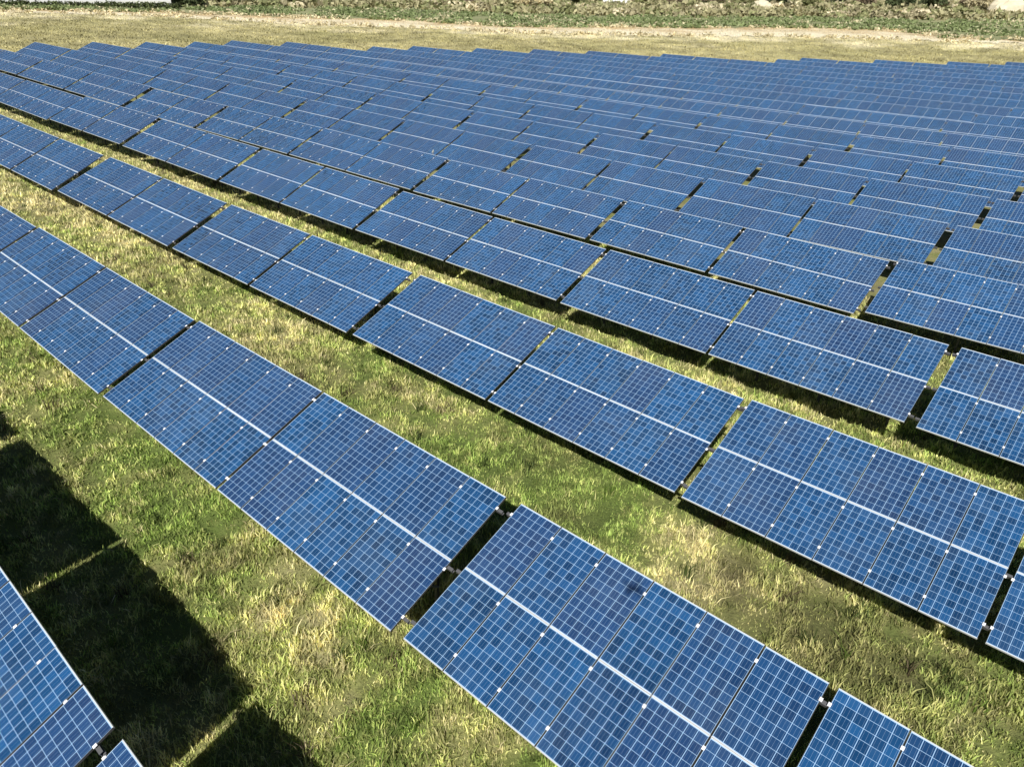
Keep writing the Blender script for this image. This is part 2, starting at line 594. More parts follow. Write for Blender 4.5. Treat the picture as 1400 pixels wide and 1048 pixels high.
tables = []                                  # dict per table
def corner_pts(t):
    L = 12 * PW + t['d6']
    out = []
    for xs in np.linspace(0, L, 7):
        for s in (0, PL, 2 * PL):
            out.append((t['x'] + xs * math.cos(t['sl']), t['y'] + s * math.cos(t['tilt']), t['z'] + xs * math.sin(t['sl']) + s * math.sin(t['tilt'])))
    return np.array(out)


def add_table(r, x, y, z, sl, d6, dt):
    t = dict(r=r, x=x, y=y, z=z, sl=sl, d6=d6, tilt=TILT0 + dt)
    P = corner_pts(t)
    px, py, pz = to_px(P)
    ok = (pz > 1) & (px > -60) & (px < 1460) & (py > 20) & (py < 1110)
    t['frac'] = ((pz > 1) & (px > 4) & (px < 1396) & (py < 1044)).mean()
    t['px'] = float(np.median(px[pz > 1])) if (pz > 1).any() else -1e9
    if t['frac'] > 0 or (r == 0 and -34 < x < -20):
        tables.append(t)


def surf_table(r, x, d6):
    y = -1.4 + 7.36 * r
    z0, z1 = float(base_z(x, y)), float(base_z(x + 12.3, y))
    add_table(r, x, y, z0 + rng.normal(0, .02), (z1 - z0) / 12.3 + rng.normal(0, .001), d6, rng.normal(0, .003))


for (r, c), (x, y, z, sl, d6, dt) in FIT.items():
    add_table(r, x, y, z + H0, sl, d6, dt)
for r in range(0, 5):
    xs = sorted(v[0] for k, v in FIT.items() if k[0] == r)
    x = xs[0] - PITCH
    n = 0
    while x > -124 and n < 7:
        surf_table(r, x, .13); x -= PITCH; n += 1
    x = xs[-1] + PITCH
    for _ in range(3):
        surf_table(r, x, .12); x += PITCH
for r, x in LEFT.items():
    k = 0
    while x < 20:
        surf_table(r, x, .12 if (k + r) % 2 else .17); x += PITCH; k += 1

ORD = ['zeroth', 'first', 'second', 'third', 'fourth', 'fifth', 'sixth', 'seventh', 'eighth', 'ninth', 'tenth', 'eleventh', 'twelfth',
       'thirteenth', 'fourteenth', 'fifteenth', 'sixteenth', 'seventeenth', 'eighteenth', 'nineteenth', 'twentieth', 'twenty-first', 'twenty-second']


def spot(o, T, x, y, z, sx=1, sy=1, sz=1):
    """place a part at table coordinates, following the tilt of its table"""
    mt = T @ Matrix.Translation((x, y, z))
    o.location = mt.to_translation()
    o.rotation_euler = mt.to_euler()
    o.scale = (sx, sy, sz)


byrow = {}
for t in tables:
    byrow.setdefault(t['r'], []).append(t)
for r, L in byrow.items():
    L.sort(key=lambda t: t['x'])
    vis = [t for t in L if t['frac'] > 0.0]
    for n, t in enumerate(vis):
        t['no'], t['of'] = n + 1, len(vis)

src = {}                                      # the first object of every kind of part; all others are copies of it
def part(name, me, parent):
    if name + me.name in src:
        o = src[name + me.name].copy()
    else:
        o = bpy.data.objects.new(name, me)
        src[name + me.name] = o
    o.name = name
    COL.objects.link(o)
    o.parent = parent
    return o


far_src = {}
for r in sorted(byrow):
    row = ORD[r + 1] + ' row'
    for t in byrow[r]:
        L = 12 * PW + t['d6']
        xm = t['x'] + L / 2
        tiltM = Matrix.Rotation(-t['sl'], 4, 'Y') @ Matrix.Rotation(t['tilt'], 4, 'X')
        if 'no' in t:
            where = ('second' if t['of'] == 2 else ORD[t['no']]) + ' from the left' if 1 < t['no'] < t['of'] else ('leftmost' if t['no'] == 1 else 'rightmost')
            lab = 'blue solar panel table, %s in the %s from the camera' % (where, row)
        else:
            lab = 'blue solar panel table just outside the picture, beside the end of the %s' % row
        if r == 1 and 'no' in t and -8 < t['x'] < -7:
            lab = 'near blue solar panel table with the small dark drone shadow, %s in the second row' % ('rightmost' if t['no'] == t['of'] else 'third from the left')
        if r >= 9:
            me = ME_FAR[0] if t['d6'] < .15 else ME_FAR[1]
            if me.name not in far_src:
                o = far_src[me.name] = bpy.data.objects.new('solar_table', me)
            else:
                o = far_src[me.name].copy()
                o.name = 'solar_table'
            COL.objects.link(o)
            mt = Matrix.Translation((t['x'], t['y'], t['z'])) @ tiltM
            o.location = mt.to_translation()
            o.rotation_euler = mt.to_euler()
            o.scale = (1.012, 1, 1)
            tag(o, lab, 'solar table', 'solar tables standing in rows across the field')
            continue
        gz = float(ground_at(xm, t['y'] + 1.5))
        root = empty('solar_table', (t['x'], t['y'], gz))
        tag(root, lab, 'solar table', 'solar tables standing in rows across the field')
        T = Matrix.Translation((0, 0, t['z'] - gz)) @ tiltM
        for x, y, i, j in panel_spots(t['d6']):
            jx, jy = random.uniform(-.002, .002), random.uniform(-.001, .001)
            if r <= 4:
                g = part('solar_panel', ME_GLASS, root)
                f = part('frame', ME_FRAME, g)
            else:
                g = part('solar_panel', ME_PANEL, root)
            tw = Matrix.Rotation(random.gauss(0, .0028), 4, 'X') @ Matrix.Rotation(random.gauss(0, .0028), 4, 'Y')
            mt = T @ Matrix.Translation((x + jx, y + jy, 0)) @ tw
            g.location = mt.to_translation()
            g.rotation_euler = mt.to_euler()
        for b in RAILS_B:
            o = part('rail', ME_RAIL, root)
            spot(o, T, -.13, b * PL, -TH - .002, L + .26)
        if r <= 4:
            for b in CLAMP_B:
                for i in range(0 if b > 1 else 1, 13):
                    xs = [i * PW + (t['d6'] if i > 6 else 0)]
                    if i == 6:
                        xs = [6 * PW - .004, 6 * PW + t['d6'] + .004]
                    for x in xs:
                        o = part('clamp', ME_CLAMP, root)
                        spot(o, T, x, b * PL, .002)
        ns = 6
        for s in range(ns):
            x = .8 + s * (L - 1.6) / (ns - 1)
            o = part('rafter', ME_RAFTER, root)
            spot(o, T, x, 0, 0)
            for b in LEG_B:
                top = T @ Vector((x + .06, b * PL, -.10))
                g0 = float(ground_at(t['x'] + top.x, t['y'] + top.y)) - gz
                o = part('leg', ME_LEG, root)
                o.location = top
                o.scale = (1, 1, top.z - g0 + .35)
                foot = Vector((top.x + .05, top.y, g0 + (top.z - g0) * .35))
                end = T @ Vector((x + .05, .42 * PL, -.17))
                o = part('brace', ME_BRACE, root)
                o.location = foot
                o.rotation_euler = (end - foot).to_track_quat('Z', 'Y').to_euler()
                o.scale = (1, 1, (end - foot).length)

# ------------------------------------------------------------------ grass blades between the rows
def blades(X, Y, h, w, col, lean_amt=.55):
    n = len(X)
    Z = ground_at(X, Y) - .02
    a = rng.uniform(0, 2 * np.pi, n)
    dx, dy = np.cos(a), np.sin(a)
    b = rng.uniform(0, 2 * np.pi, n)
    ln = np.abs(rng.normal(0, lean_amt, n)) * h
    lx, ly = np.cos(b) * ln, np.sin(b) * ln
    P = np.stack([X, Y, Z], 1)
    S = np.stack([dx * w / 2, dy * w / 2, np.zeros(n)], 1)
    mid = P + np.stack([lx * .35, ly * .35, h * .6], 1)
    tip = P + np.stack([lx, ly, h * np.sqrt(np.clip(1 - (ln / np.maximum(h, .01)) ** 2 * .35, .25, 1))], 1)
    V = np.stack([P - S, P + S, mid + S * .75, mid - S * .75, tip], 1).reshape(-1, 3)
    i = np.arange(n)[:, None] * 5
    Q = i + np.array([[0, 1, 2, 3]])
    Tr = i + np.array([[3, 2, 4]])
    return V, Q, Tr, np.repeat(col, 5, 0)


N = 5000000
gx, gy = rng.uniform(-84, 12, N), rng.uniform(-5, 33, N)
gz = ground_z(gx, gy)
px, py, pz = to_px(np.stack([gx, gy, gz], 1))
D = np.hypot(np.hypot(gx, gy), H0)
clump = fbm(gx, gy, .55, 21, 3)
prob = np.clip((15.5 / D) ** 1.7, 0, 1) * np.clip((clump - .15) * 2.6, .3, 1)
keep = (pz > 2) & (px > -60) & (px < 1460) & (py < 1110) & (rng.uniform(0, 1, N) < prob * .68)
gx, gy, D, clump = gx[keep], gy[keep], D[keep], clump[keep]
dry = dryness(gx, gy)
h = rng.gamma(5, .021, len(gx)) * (.30 + 1.5 * clump) * (.85 + .4 * dry)
w = rng.uniform(.014, .034, len(gx)) * np.clip(D / 17, .85, 2.4)
col = grass_col(gx, gy, rng.normal(0, .22, len(gx)) + .5 * (vnoise(gx, gy, .28, 91) - .5)) * rng.uniform(.66, 1.34, (len(gx), 1)) * (.50 + 1.35 * vnoise(gx, gy, .22, 33))[:, None]
Vb, Q, Tr, Cb = blades(gx, gy, h, w, col)
gr = link(bpy.data.objects.new('grass', np_mesh('grass', Vb, Q, Tr, Cb, GRASSM)))
tag(gr, 'rough green and straw coloured grass between the solar rows', 'grass', kind='stuff')

# tall dry stalks in loose tufts
cx, cy = rng.uniform(-62, 12, 9000), rng.uniform(-5, 33, 9000)
pr = dryness(cx, cy) ** 2 * .45 + .03
kp = rng.uniform(0, 1, len(cx)) < pr
cx, cy = cx[kp], cy[kp]
cnt = 16
sx = (cx[:, None] + rng.normal(0, .12, (len(cx), cnt))).ravel()
sy = (cy[:, None] + rng.normal(0, .12, (len(cx), cnt))).ravel()
px, py, pz = to_px(np.stack([sx, sy, ground_z(sx, sy)], 1))
kp = (pz > 2) & (px > -60) & (px < 1460) & (py < 1110)
sx, sy = sx[kp], sy[kp]
D = np.hypot(np.hypot(sx, sy), H0)
hh = rng.uniform(.10, .30, len(sx))
ww = rng.uniform(.009, .018, len(sx)) * np.clip(D / 17, .9, 2.6)
cc = STRAW * rng.uniform(.75, 1.35, (len(sx), 1))
Vb, Q, Tr, Cb = blades(sx, sy, hh, ww, cc, .7)
st = link(bpy.data.objects.new('dry_grass', np_mesh('dry_grass', Vb, Q, Tr, Cb, GRASSM)))
tag(st, 'pale dry grass stalks in loose tufts among the green grass', 'dry grass', kind='stuff')

# dark weeds and brown dead stems, some standing in for small shadows in grass
cx, cy = rng.uniform(-50, 10, 2600), rng.uniform(-5, 27, 2600)
pr = brownness(cx, cy) * .7 + .15  # the constant share scatters dark tufts as shadow specks
kp = rng.uniform(0, 1, len(cx)) < pr
cx, cy = cx[kp], cy[kp]
cnt = 22
sx = (cx[:, None] + rng.normal(0, .095, (len(cx), cnt))).ravel()
sy = (cy[:, None] + rng.normal(0, .095, (len(cx), cnt))).ravel()
hh = rng.uniform(.12, .45, len(sx))
ww = rng.uniform(.014, .034, len(sx))
kind = np.repeat(rng.uniform(0, 1, len(cx)), cnt)[:, None]
cc = np.where(kind < .45, [[.06, .085, .022]], np.where(kind < .8, [[.12, .095, .055]], [[.13, .20, .035]])) * rng.uniform(.6, 1.4, (len(sx), 1))
Vb, Q, Tr, Cb = blades(sx, sy, hh, ww, cc, .6)
wd = link(bpy.data.objects.new('weeds', np_mesh('weeds', Vb, Q, Tr, Cb, GRASSM)))
tag(wd, 'dark green and brown weeds and painted shadow specks among the grass', 'weeds', kind='stuff')

# ------------------------------------------------------------------ beyond the rows: field, track, green strip
F_FIELD = [(-227, 66.4), (-214.5, 96.3), (-184.6, 120.6), (-163.5, 142.1), (-139.3, 155.6), (-117.7, 173.4), (-97.8, 193.8), (-68.4, 215.1), (-38.9, 229.9)]
F_TRACK = [(-237.7, 69.6), (-227.3, 102.2), (-203.8, 133.3), (-184.3, 160.3), (-164.6, 165.0), (-152.9, 170.6), (-132.9, 195.2), (-110, 217.2), (-91.7, 235.2), (-72.1, 243.3), (-58.4, 235), (-40.3, 235)]
F_GREEN = [(-259, 76.2), (-251.1, 113.2), (-239.6, 157), (-216.5, 188.4), (-181.7, 202.6), (-157.5, 230.9), (-126.9, 249.4), (-89.4, 276.5), (-53.2, 302.1)]


def polar(L):
    a = np.array(L, float)
    az, d = np.degrees(np.arctan2(-a[:, 0], a[:, 1])), np.hypot(a[:, 0], a[:, 1])
    o = np.argsort(az)
    return az[o], d[o]


def edge(L, az):
    return np.interp(az, *polar(L))


def strip(name, near, far, lift, col_fn, label, cat, rag=(1.5, 1.5)):
    az = np.arange(-4, 88, .22)
    d0 = near(az) + (fbm(az * 10, az * 0, 5, 3) - .5) * 2 * rag[0] + (vnoise(az * 10, az * 0, 1.2, 9) - .5) * rag[0]
    d1 = far(az) + (fbm(az * 10, az * 0, 5, 4) - .5) * 2 * rag[1] + (vnoise(az * 10, az * 0, 1.2, 12) - .5) * rag[1]
    n = 26
    tt = np.linspace(0, 1, n)
    DD = d0[:, None] * (1 - tt) + d1[:, None] * tt
    A = np.radians(az)[:, None] + DD * 0
    X, Y = -DD * np.sin(A), DD * np.cos(A)
    Z = ground_at(X, Y) + lift
    V = np.stack([X, Y, Z], -1).reshape(-1, 3)
    i, j = np.meshgrid(np.arange(len(az) - 1), np.arange(n - 1), indexing='ij')
    Q = np.stack([i * n + j, i * n + j + 1, (i + 1) * n + j + 1, (i + 1) * n + j], -1).reshape(-1, 4)
    o = link(bpy.data.objects.new(name, np_mesh(name, V, Q, None, col_fn(V[:, 0], V[:, 1]), GROUNDM, True)))
    return tag(o, label, cat, kind='structure')


def c_field(x, y):
    f = fbm(x, y, 16, 5, 5)[:, None]
    g = fbm(x, y, 3.0, 15, 3)[:, None]
    c = np.array([.27, .255, .11]) * (1 - f) + np.array([.54, .48, .25]) * f
    az, dd = np.degrees(np.arctan2(-x, y)), np.hypot(x, y)
    n0, n1 = np.interp(az, AZ, DE), edge(F_FIELD, az)
    t = np.clip((dd - n0) / np.maximum(n1 - n0, 1) * 2.4 - 1.75 + (fbm(x, y, 8, 28, 4) - .5) * 2.2, 0, 1)[:, None]
    c = c * (1 - t) + np.array([.74, .665, .44]) * t
    return c * (.45 + 1.1 * g)


def c_track(x, y):
    f = fbm(x, y, 6, 25, 3)[:, None]
    az, d = np.degrees(np.arctan2(-x, y)), np.hypot(x, y)
    n0, n1 = edge(F_FIELD, az), edge(F_TRACK, az)
    t = np.clip((d - n0) / np.maximum(n1 - n0, 1) * 1.6 - .45 + (fbm(x, y, 4, 27, 3) - .5) * 1.6, 0, 1)[:, None]
    c = np.array([.74, .66, .46]) * (1 - f) + np.array([.82, .76, .58]) * f
    return c * (1 - t) + np.array([.56, .435, .25]) * (.7 + .6 * f) * t


def c_green(x, y):
    f = fbm(x, y, 7, 35, 4)[:, None]
    return np.array([.17, .20, .09]) * (1 - f) + np.array([.36, .35, .19]) * f


strip('dry_field', lambda a: np.interp(a, AZ, DE) + 1.5, lambda a: edge(F_FIELD, a), .05, c_field, 'mown yellow field beyond the last solar rows', 'field')
strip('dirt_track', lambda a: edge(F_FIELD, a) - .5, lambda a: edge(F_TRACK, a), .09, c_track, 'pale dirt track along the far edge of the field', 'track', (4.0, 4.5))
strip('green_strip', lambda a: edge(F_TRACK, a) - .5, lambda a: edge(F_GREEN, a), .13, c_green, 'band of low green growth beyond the dirt track', 'verge', (4.5, 4.0))

# stubble on the far field
n = 120000
az = rng.uniform(-3, 86, n)
d0, d1 = np.interp(az, AZ, DE) + 1, edge(F_TRACK, az)
dd = d0 + (d1 - d0) * rng.uniform(0, 1.0, n)
fx, fy = -dd * np.sin(np.radians(az)), dd * np.cos(np.radians(az))
cf = c_field(fx, fy) * rng.uniform(.55, 1.6, (n, 1))
onT = dd > edge(F_FIELD, az) - 1
cf[onT] = c_track(fx[onT], fy[onT]) * rng.uniform(.8, 1.2, (onT.sum(), 1))
hh = rng.uniform(.12, .42, n) * (.5 + fbm(fx, fy, 7, 51))
Vb, Q, Tr, Cb = blades(fx, fy, hh, rng.uniform(.10, .28, n), cf, .8)
o = link(bpy.data.objects.new('stubble', np_mesh('stubble', Vb, Q, Tr, Cb, GRASSM)))
tag(o, 'short dry stubble on the far yellow field', 'stubble', kind='stuff')


def leaf_cloud(C, Rd, n, size, col_fn):
    """n leaf quads spread through ellipsoids with centres C and radii Rd"""
    k = rng.integers(0, len(C), n)
    d = rng.normal(0, 1, (n, 3))
    d /= np.linalg.norm(d, axis=1)[:, None]
    rr = rng.uniform(.35, 1.0, n) ** .6
    P = C[k] + d * Rd[k] * rr[:, None]
    a = rng.normal(0, 1, (n, 3)); a /= np.linalg.norm(a, axis=1)[:, None]
    b = np.cross(a, rng.normal(0, 1, (n, 3))); b /= np.linalg.norm(b, axis=1)[:, None]
    s = (size * rng.uniform(.6, 1.5, n))[:, None]
    V = np.stack([P - a * s, P - b * s * .55, P + a * s, P + b * s * .55], 1).reshape(-1, 3)
    Q = np.arange(n * 4).reshape(-1, 4)
    return V, Q, np.repeat(col_fn(P, k), 4, 0)


# pale dry tufts along both edges of the track
n = 2600
az = rng.uniform(-3, 86, n)
dd = np.where(rng.uniform(0, 1, n) < .35, edge(F_FIELD, az) + rng.normal(0, 1.6, n), edge(F_TRACK, az) + rng.normal(0, 3.0, n))
tx, ty = -dd * np.sin(np.radians(az)), dd * np.cos(np.radians(az))
kp = fbm(tx, ty, 10, 81) > .42
tx, ty = tx[kp], ty[kp]
C = np.stack([tx, ty, ground_at(tx, ty) + .25], 1)
Rd = np.stack([rng.uniform(.4, 1.2, len(C)), rng.uniform(.4, 1.2, len(C)), rng.uniform(.25, .75, len(C))], 1)
tn = np.array([.72, .63, .40]) * rng.uniform(.65, 1.2, (len(C), 1))
Vl, Ql, Cl = leaf_cloud(C, Rd, 16000, .34, lambda P, k: tn[k] * rng.uniform(.8, 1.2, (len(k), 1)))
o = link(bpy.data.objects.new('dry_tufts', np_mesh('dry_tufts', Vl, Ql, None, Cl, LEAFM)))
tag(o, 'pale straw tufts along the edges of the dirt track', 'dry grass', kind='stuff')

# low green growth along the strip
n = 11000
az = rng.uniform(-3, 80, n)
dd = edge(F_TRACK, az) + (edge(F_GREEN, az) - edge(F_TRACK, az)) * (rng.beta(1.2, 1.4, n) * 1.1 - .12)
gx_, gy_ = -dd * np.sin(np.radians(az)), dd * np.cos(np.radians(az))
dens = fbm(gx_, gy_, 12, 71)
kp = dens > .45
gx_, gy_, dens = gx_[kp], gy_[kp], dens[kp]
C = np.stack([gx_, gy_, ground_at(gx_, gy_) + .35], 1)
Rd = np.stack([rng.uniform(.6, 1.6, len(C)), rng.uniform(.6, 1.6, len(C)), rng.uniform(.3, .9, len(C))], 1)
tone = np.clip(rng.uniform(0, .8, len(C)) + .8 * (fbm(gx_, gy_, 9, 63, 3) - .3), 0, 1)[:, None]
base = np.where(tone < .72, [[.225, .275, .115]], np.where(tone < .9, [[.33, .35, .19]], [[.60, .54, .34]]))
Vl, Ql, Cl = leaf_cloud(C, Rd, 80000, .42, lambda P, k: base[k] * rng.uniform(.75, 1.25, (len(k), 1)))
o = link(bpy.data.objects.new('undergrowth', np_mesh('undergrowth', Vl, Ql, None, Cl, LEAFM)))
tag(o, 'low bluish green undergrowth in a band beyond the dirt track', 'undergrowth', kind='stuff')

# dry scrub on the slope above
n = 5200
az = rng.uniform(-5, 86, n)
dd = edge(F_GREEN, az) + rng.uniform(-4, 150, n)
gx_, gy_ = -dd * np.sin(np.radians(az)), dd * np.cos(np.radians(az))
C = np.stack([gx_, gy_, ground_at(gx_, gy_) + .8], 1)
Rd = np.stack([rng.uniform(1.2, 3.4, n), rng.uniform(1.2, 3.4, n), rng.uniform(.6, 2.4, n)], 1)
tone = np.clip(rng.uniform(-.15, .15, n) + .5 + 2.2 * (fbm(gx_ , gy_, 14, 64, 3) - .5), 0, 1)[:, None]
base = np.where(tone < .45, [[.40, .37, .21]], np.where(tone < .70, [[.27, .28, .13]], np.where(tone < .88, [[.32, .285, .17]], [[.70, .62, .42]])))
Vl, Ql, Cl = leaf_cloud(C, Rd, 150000, .80, lambda P, k: base[k] * rng.uniform(.75, 1.3, (len(k), 1)))
o = link(bpy.data.objects.new('scrub', np_mesh('scrub', Vl, Ql, None, Cl, LEAFM)))
tag(o, 'tangled dry olive and brown scrub covering the far slope', 'scrub', kind='stuff')


# single bushes that stand out of the scrub
def bush(az, d, w, h, tone, label):
    a = R(az)
    x, y = -d * math.sin(a), d * math.cos(a)
    z = float(ground_at(x, y))
    root = empty('bush', (x, y, z), random.uniform(0, 6))
    n = 9
    C = np.stack([rng.normal(0, w * .24, n), rng.normal(0, w * .24, n), rng.uniform(.28, .8, n) * h], 1)
    Rd = np.stack([rng.uniform(.16, .34, n) * w, rng.uniform(.16, .34, n) * w, rng.uniform(.16, .3, n) * h], 1)
    tn = np.array(tone) * rng.uniform(.7, 1.35, (n, 1))
    Vl, Ql, Cl = leaf_cloud(C, Rd, int(620 * min(2.2, w / 4)), .26 + .02 * w, lambda P, k: tn[k] * rng.uniform(.6, 1.45, (len(k), 1)))
    link(bpy.data.objects.new('crown', np_mesh('crown', Vl, Ql, None, Cl, LEAFM)), root)
    s = MB()
    for q in range(5):
        t = q * 1.256 + .4
        s.tube((.1 * math.cos(t), .1 * math.sin(t), -.15), (.24 * w * math.cos(t), .24 * w * math.sin(t), h * .62), .07, .02, 5)
    s.build('trunk', BARK, root)
    tag(root, label, 'bush', 'bushes on the far slope')
    return root


DKG, OLV, BRN, DRY = (.075, .095, .04), (.19, .20, .085), (.22, .175, .115), (.55, .48, .29)
spec = []
for az, d, w, h, tn in [(63.2, 276, 9, 4.6, DKG), (61.6, 292, 7, 4, OLV), (59.6, 300, 8, 3.6, DKG), (57.2, 300, 8, 4.6, DKG), (55.4, 312, 6, 3.4, BRN),
                        (53.6, 318, 9, 4.4, DKG), (51.6, 318, 7, 3.4, OLV), (49.4, 330, 8, 4.0, DKG), (47.2, 322, 7, 4.2, OLV), (45.0, 318, 6, 3.6, BRN), (43.2, 336, 9, 5.0, OLV),
                        (41.0, 300, 8, 4.2, DRY), (39.4, 298, 7, 4.4, DRY), (37.6, 330, 9, 5.2, OLV), (35.6, 342, 7, 4.4, DKG), (33.0, 338, 8, 5.0, OLV), (30.6, 330, 7, 4.4, BRN),
                        (28.6, 340, 8, 5.4, BRN), (26.4, 334, 7, 4.6, OLV), (24.2, 338, 8, 5.2, DKG), (22.4, 330, 7, 4.6, OLV), (20.6, 344, 8, 5.6, DKG), (18.8, 336, 7, 5.0, BRN),
                        (17.0, 332, 9, 5.6, DKG), (15.0, 340, 9, 6.0, DKG), (13.0, 336, 8, 5.6, BRN), (12.4, 330, 8, 6.0, DRY), (10.2, 350, 8, 6.0, DKG)]:
    spec.append((az, d, w, h, tn))
spec.sort(key=lambda q: -q[0])
seen = {}
names = {DKG: 'dark green', OLV: 'olive green', BRN: 'brownish', DRY: 'pale straw coloured'}
tot = {}
for q in spec:
    tot[q[4]] = tot.get(q[4], 0) + 1
for az, d, w, h, tn in spec:
    seen[tn] = seen.get(tn, 0) + 1
    pos = ORD[seen[tn]] if seen[tn] > 1 else 'first'
    bush(az, d, w, h, tn, '%s bush on the far slope, %s of its colour from the left' % (names[tn], pos))


# the long hedge in front of the white building
hz0, hz1 = (-245.5, 66.0), (-236.5, 116.0)
n = 84
tt = np.linspace(0, 1, n)
hx, hy = hz0[0] + (hz1[0] - hz0[0]) * tt, hz0[1] + (hz1[1] - hz0[1]) * tt
C = np.stack([hx, hy, ground_at(hx, hy) + .9 + rng.normal(0, .12, n)], 1)
Rd = np.stack([rng.uniform(.9, 1.3, n), rng.uniform(.8, 1.2, n), rng.uniform(.7, 1.15, n)], 1)
org = C[n // 2].copy(); org[2] -= .9
tn = np.array([.085, .105, .04]) * rng.uniform(.6, 1.5, (n, 1))
Vl, Ql, Cl = leaf_cloud(C - org, Rd, 7000, .26, lambda P, k: tn[k] * rng.uniform(.6, 1.5, (len(k), 1)))
hroot = empty('hedge', org.tolist())
link(bpy.data.objects.new('foliage', np_mesh('foliage', Vl, Ql, None, Cl, LEAFM)), hroot)
s = MB()
for q in range(0, n, 4):
    b = C[q] - org
    s.tube((b[0], b[1], -1.0), (b[0] + .2, b[1], b[2] + .2), .06, .03, 5)
s.build('stems', BARK, hroot)
tag(hroot, 'long low dark green hedge in front of the white building', 'hedge')

# ------------------------------------------------------------------ buildings at the top edge
WALLW = mat_plain('white_render', (0.80, 0.79, 0.76), .8, 0, .05, .6)
ROOFG = mat_plain('grey_roof_sheet', (0.42, 0.40, 0.40), .6, 0, .12, .8)
DARKD = mat_plain('dark_door_paint', (0.035, 0.04, 0.05), .5, 0, .2, 2)
GLASSM = mat_plain('window_glass', (0.05, 0.065, 0.08), .08, 0, .1, 1)
PINK = mat_plain('pale_shutter', (0.52, 0.46, 0.46), .7, 0, .05, 2)


def building(a, b, depth, height, label, cat, doors, windows, name):
    ax, ay = a
    bx, by = b
    L = math.hypot(bx - ax, by - ay)
    ang = math.atan2(by - ay, bx - ax)
    z = min(float(ground_at(ax, ay)), float(ground_at(bx, by)))
    root = empty(name, (ax, ay, z), ang)
    m = MB()
    m.box((0, 0, -1.5), (L, depth, height))
    m.build('wall', WALLW, root)
    rf = MB()
    e = .35
    A = [(-e, -e, height + .003), (L + e, -e, height + .003), (L + e, depth + e, height + .003), (-e, depth + e, height + .003)]
    B = [(-e, depth / 2, height + 1.4), (L + e, depth / 2, height + 1.4)]
    rf.face([A[0], A[1], B[1], B[0]]); rf.face([A[2], A[3], B[0], B[1]])
    rf.face([A[1], A[2], B[1]]); rf.face([A[3], A[0], B[0]]); rf.face(A[::-1])
    rf.build('roof', ROOFG, root)
    for x, w, h in doors:
        d = MB(); d.box((x, -.06, 0), (x + w, -.003, h))
        dd_ = d.build('door', DARKD, root)
        k = MB(); k.box((x + w - .25, -.10, 1.0), (x + w - .12, -.063, 1.15)); k.build('handle', STEEL, dd_)
    for x, z0, w, h in windows:
        d = MB()
        d.box((x - .1, -.07, z0 - .1), (x + w + .1, -.003, z0)); d.box((x - .1, -.07, z0 + h), (x + w + .1, -.003, z0 + h + .1))
        d.box((x - .1, -.07, z0), (x, -.003, z0 + h)); d.box((x + w, -.07, z0), (x + w + .1, -.003, z0 + h))
        f = d.build('window', PINK, root)
        d = MB(); d.box((x, -.04, z0), (x + w, -.003, z0 + h)); d.build('pane', GLASSM, f)
    return tag(root, label, cat)


building((-253, 62.0), (-242.9, 117.2), 10.0, 5.0, 'long white building cut off by the top left of the picture', 'building', [], [], 'white_building')


building((-189.6, 264.0), (-180.6, 269.0), 6.0, 3.4, 'small white hut among the scrub on the far slope', 'hut', [(3.4, 1.6, 2.2)], [], 'white_hut')


# pale rock outcrops in the scrub
ROCK = mat_plain('pale_limestone', (0.62, 0.55, 0.40), .9, 0, .22, 1.2)


def boulder(x, y, w, h, label):
    z = float(ground_at(x, y))
    bm_v, bm_f = [], []
    nu, nv = 22, 10
    sd = random.randint(0, 999)
    for j in range(nv + 1):
        ph = -0.6 + (math.pi / 2 + .6) * j / nv
        for i in range(nu):
            th = 2 * math.pi * i / nu
            q = (math.cos(ph) * math.cos(th), math.cos(ph) * math.sin(th), math.sin(ph))
            k = .72 + .55 * float(fbm(np.array([q[0] * 2 + sd]), np.array([q[1] * 2 + q[2] * 3]), .9, 5)[0])
            bm_v.append((q[0] * w / 2 * k, q[1] * w * .34 * k, q[2] * h * k))
    for j in range(nv):
        for i in range(nu):
            a = j * nu + i
            b = j * nu + (i + 1) % nu
            bm_f.append((a, b, b + nu, a + nu))
    me = bpy.data.meshes.new('boulder')
    me.from_pydata(bm_v, [], bm_f)
    me.materials.append(ROCK)
    o = link(bpy.data.objects.new('boulder', me))
    o.location = (x, y, z)
    o.rotation_euler = (0, 0, math.atan2(-x, y) + random.uniform(-.2, .2))
    return tag(o, label, 'rock', 'pale rock outcrops on the far slope')


def at_az(az, d):
    return -d * math.sin(R(az)), d * math.cos(R(az))


boulder(*at_az(25.2, 318), 9.5, 3.4, 'pale cream rock outcrop in the scrub, smaller of the two outcrops')
boulder(*at_az(11.0, 326), 13, 6.5, 'large pale cream rock outcrop near the right edge of the far slope')

# ------------------------------------------------------------------ white bird on the top edge of a table in the fifth row
FEATH = mat_plain('white_feathers', (0.66, 0.65, 0.58), .8, 0, .06, 9)
BEAKM = mat_plain('yellow_beak', (0.55, 0.36, 0.06), .5, 0, .1, 9)
prof = [(-.27, .10, .006, .004), (-.20, .115, .030, .014), (-.12, .14, .062, .050), (-.03, .16, .080, .078), (.05, .185, .076, .080), (.11, .225, .056, .060),
        (.145, .275, .040, .044), (.165, .315, .043, .045), (.195, .335, .038, .038), (.222, .330, .020, .020), (.232, .328, .006, .006)]
vs, fs = [], []
nn = 14
for x, z, ry, rz in prof:
    for i in range(nn):
        t = 2 * math.pi * i / nn
        vs.append((x, ry * math.cos(t), z + rz * math.sin(t)))
for j in range(len(prof) - 1):
    for i in range(nn):
        a, b = j * nn + i, j * nn + (i + 1) % nn
        fs.append((a, b, b + nn, a + nn))
fs += [tuple(range(nn))[::-1], tuple(range((len(prof) - 1) * nn, len(prof) * nn))]
me = bpy.data.meshes.new('bird')
me.from_pydata(vs, [], fs)
me.materials.append(FEATH)
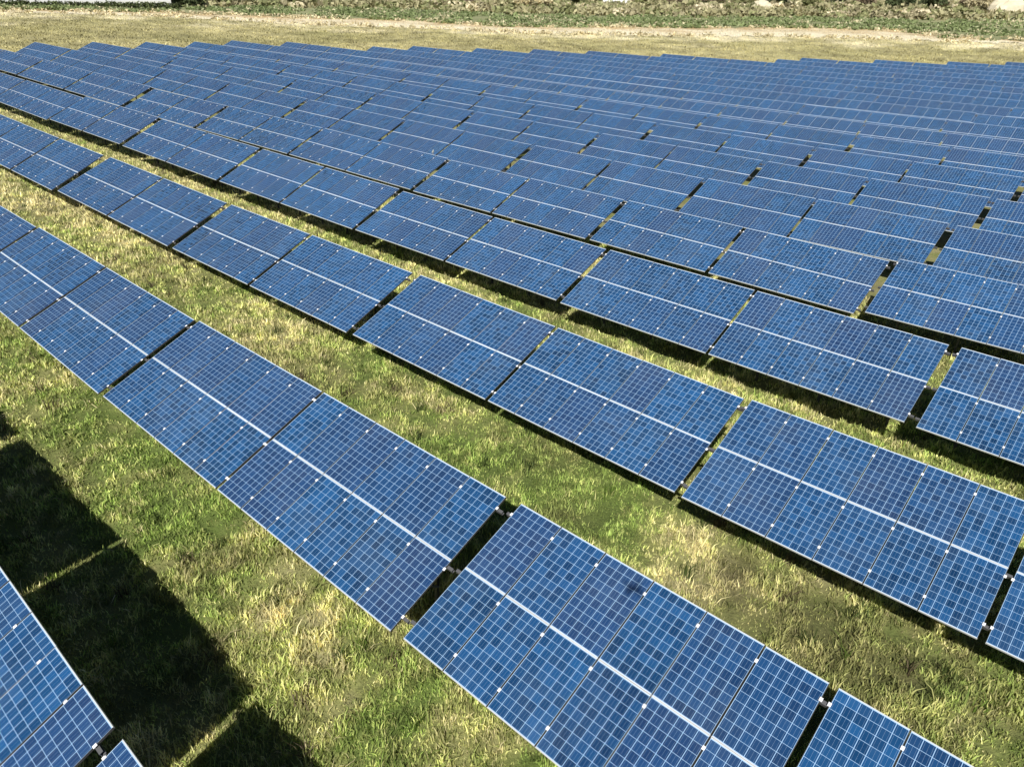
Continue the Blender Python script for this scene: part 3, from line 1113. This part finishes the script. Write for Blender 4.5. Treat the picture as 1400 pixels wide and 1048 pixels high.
me.polygons.foreach_set('use_smooth', np.ones(len(fs), bool))
bird = link(bpy.data.objects.new('bird', me))
bird.location = (-33.85, 31.075, 2.672)
bird.rotation_euler = (0, 0, R(-35))
bird.scale = (.85, .85, .85)
mb = MB()
mb.tube((.228, 0, .329), (.285, 0, .320), .010, .002, 6)
mb.build('beak', BEAKM, bird)
for sgn in (-1, 1):
    mb = MB()
    mb.tube((.0, sgn * .03, .10), (.01, sgn * .03, .008), .006, .005, 6)
    for dy in (-.018, 0, .018):
        mb.tube((.01, sgn * .03, .008), (.05, sgn * .03 + dy, .004), .005, .003, 5)
    mb.build('leg', BEAKM, bird)
tag(bird, 'small white bird perched on the top edge of a panel table', 'bird')

# ------------------------------------------------------------------ the drone, hovering just behind the viewpoint in line with the sun
DRM = mat_plain('dark_grey_drone_shell', (0.06, 0.06, 0.065), .45, 0, .1, 9)
dp = CAM + SUN * 0.42
drone = empty('camera_drone', dp.tolist(), R(40))
drone.scale = (1.15, 1.15, 1.15)
mb = MB()
prof = [(-.10, .012, .010), (-.085, .030, .024), (-.02, .042, .034), (.05, .040, .032), (.09, .026, .022), (.10, .010, .008)]
nn = 12
for j in range(len(prof) - 1):
    for i in range(nn):
        t0, t1 = 2 * math.pi * i / nn, 2 * math.pi * (i + 1) / nn
        a, b = prof[j], prof[j + 1]
        mb.face([(a[0], a[1] * math.cos(t0), a[2] * math.sin(t0)), (a[0], a[1] * math.cos(t1), a[2] * math.sin(t1)),
                 (b[0], b[1] * math.cos(t1), b[2] * math.sin(t1)), (b[0], b[1] * math.cos(t0), b[2] * math.sin(t0))])
mb.build('body', DRM, drone)
for sx_, sy_ in ((1, 1), (1, -1), (-1, 1), (-1, -1)):
    mb = MB()
    e = (sx_ * .105, sy_ * .125, .012)
    mb.tube((sx_ * .05, sy_ * .02, .005), e, .014, .010, 8)
    mb.tube((e[0], e[1], -.02), (e[0], e[1], .030), .016, .014, 10)
    arm = mb.build('arm', DRM, drone)
    mb = MB()
    a = random.uniform(0, 3)
    for k in (0, 1):
        c_, s_ = math.cos(a + math.pi * k), math.sin(a + math.pi * k)
        p = [(.004, -.004), (.04, -.012), (.105, -.005), (.105, .004), (.04, .010), (.004, .004)]
        mb.face([(e[0] + u * c_ - v * s_, e[1] + u * s_ + v * c_, .034) for u, v in p])
        mb.face([(e[0] + u * c_ - v * s_, e[1] + u * s_ + v * c_, .0325) for u, v in p[::-1]])
    mb.build('propeller', DRM, arm)
tag(drone, 'dark camera drone hovering behind the viewpoint, throwing its shadow on a near panel', 'drone')
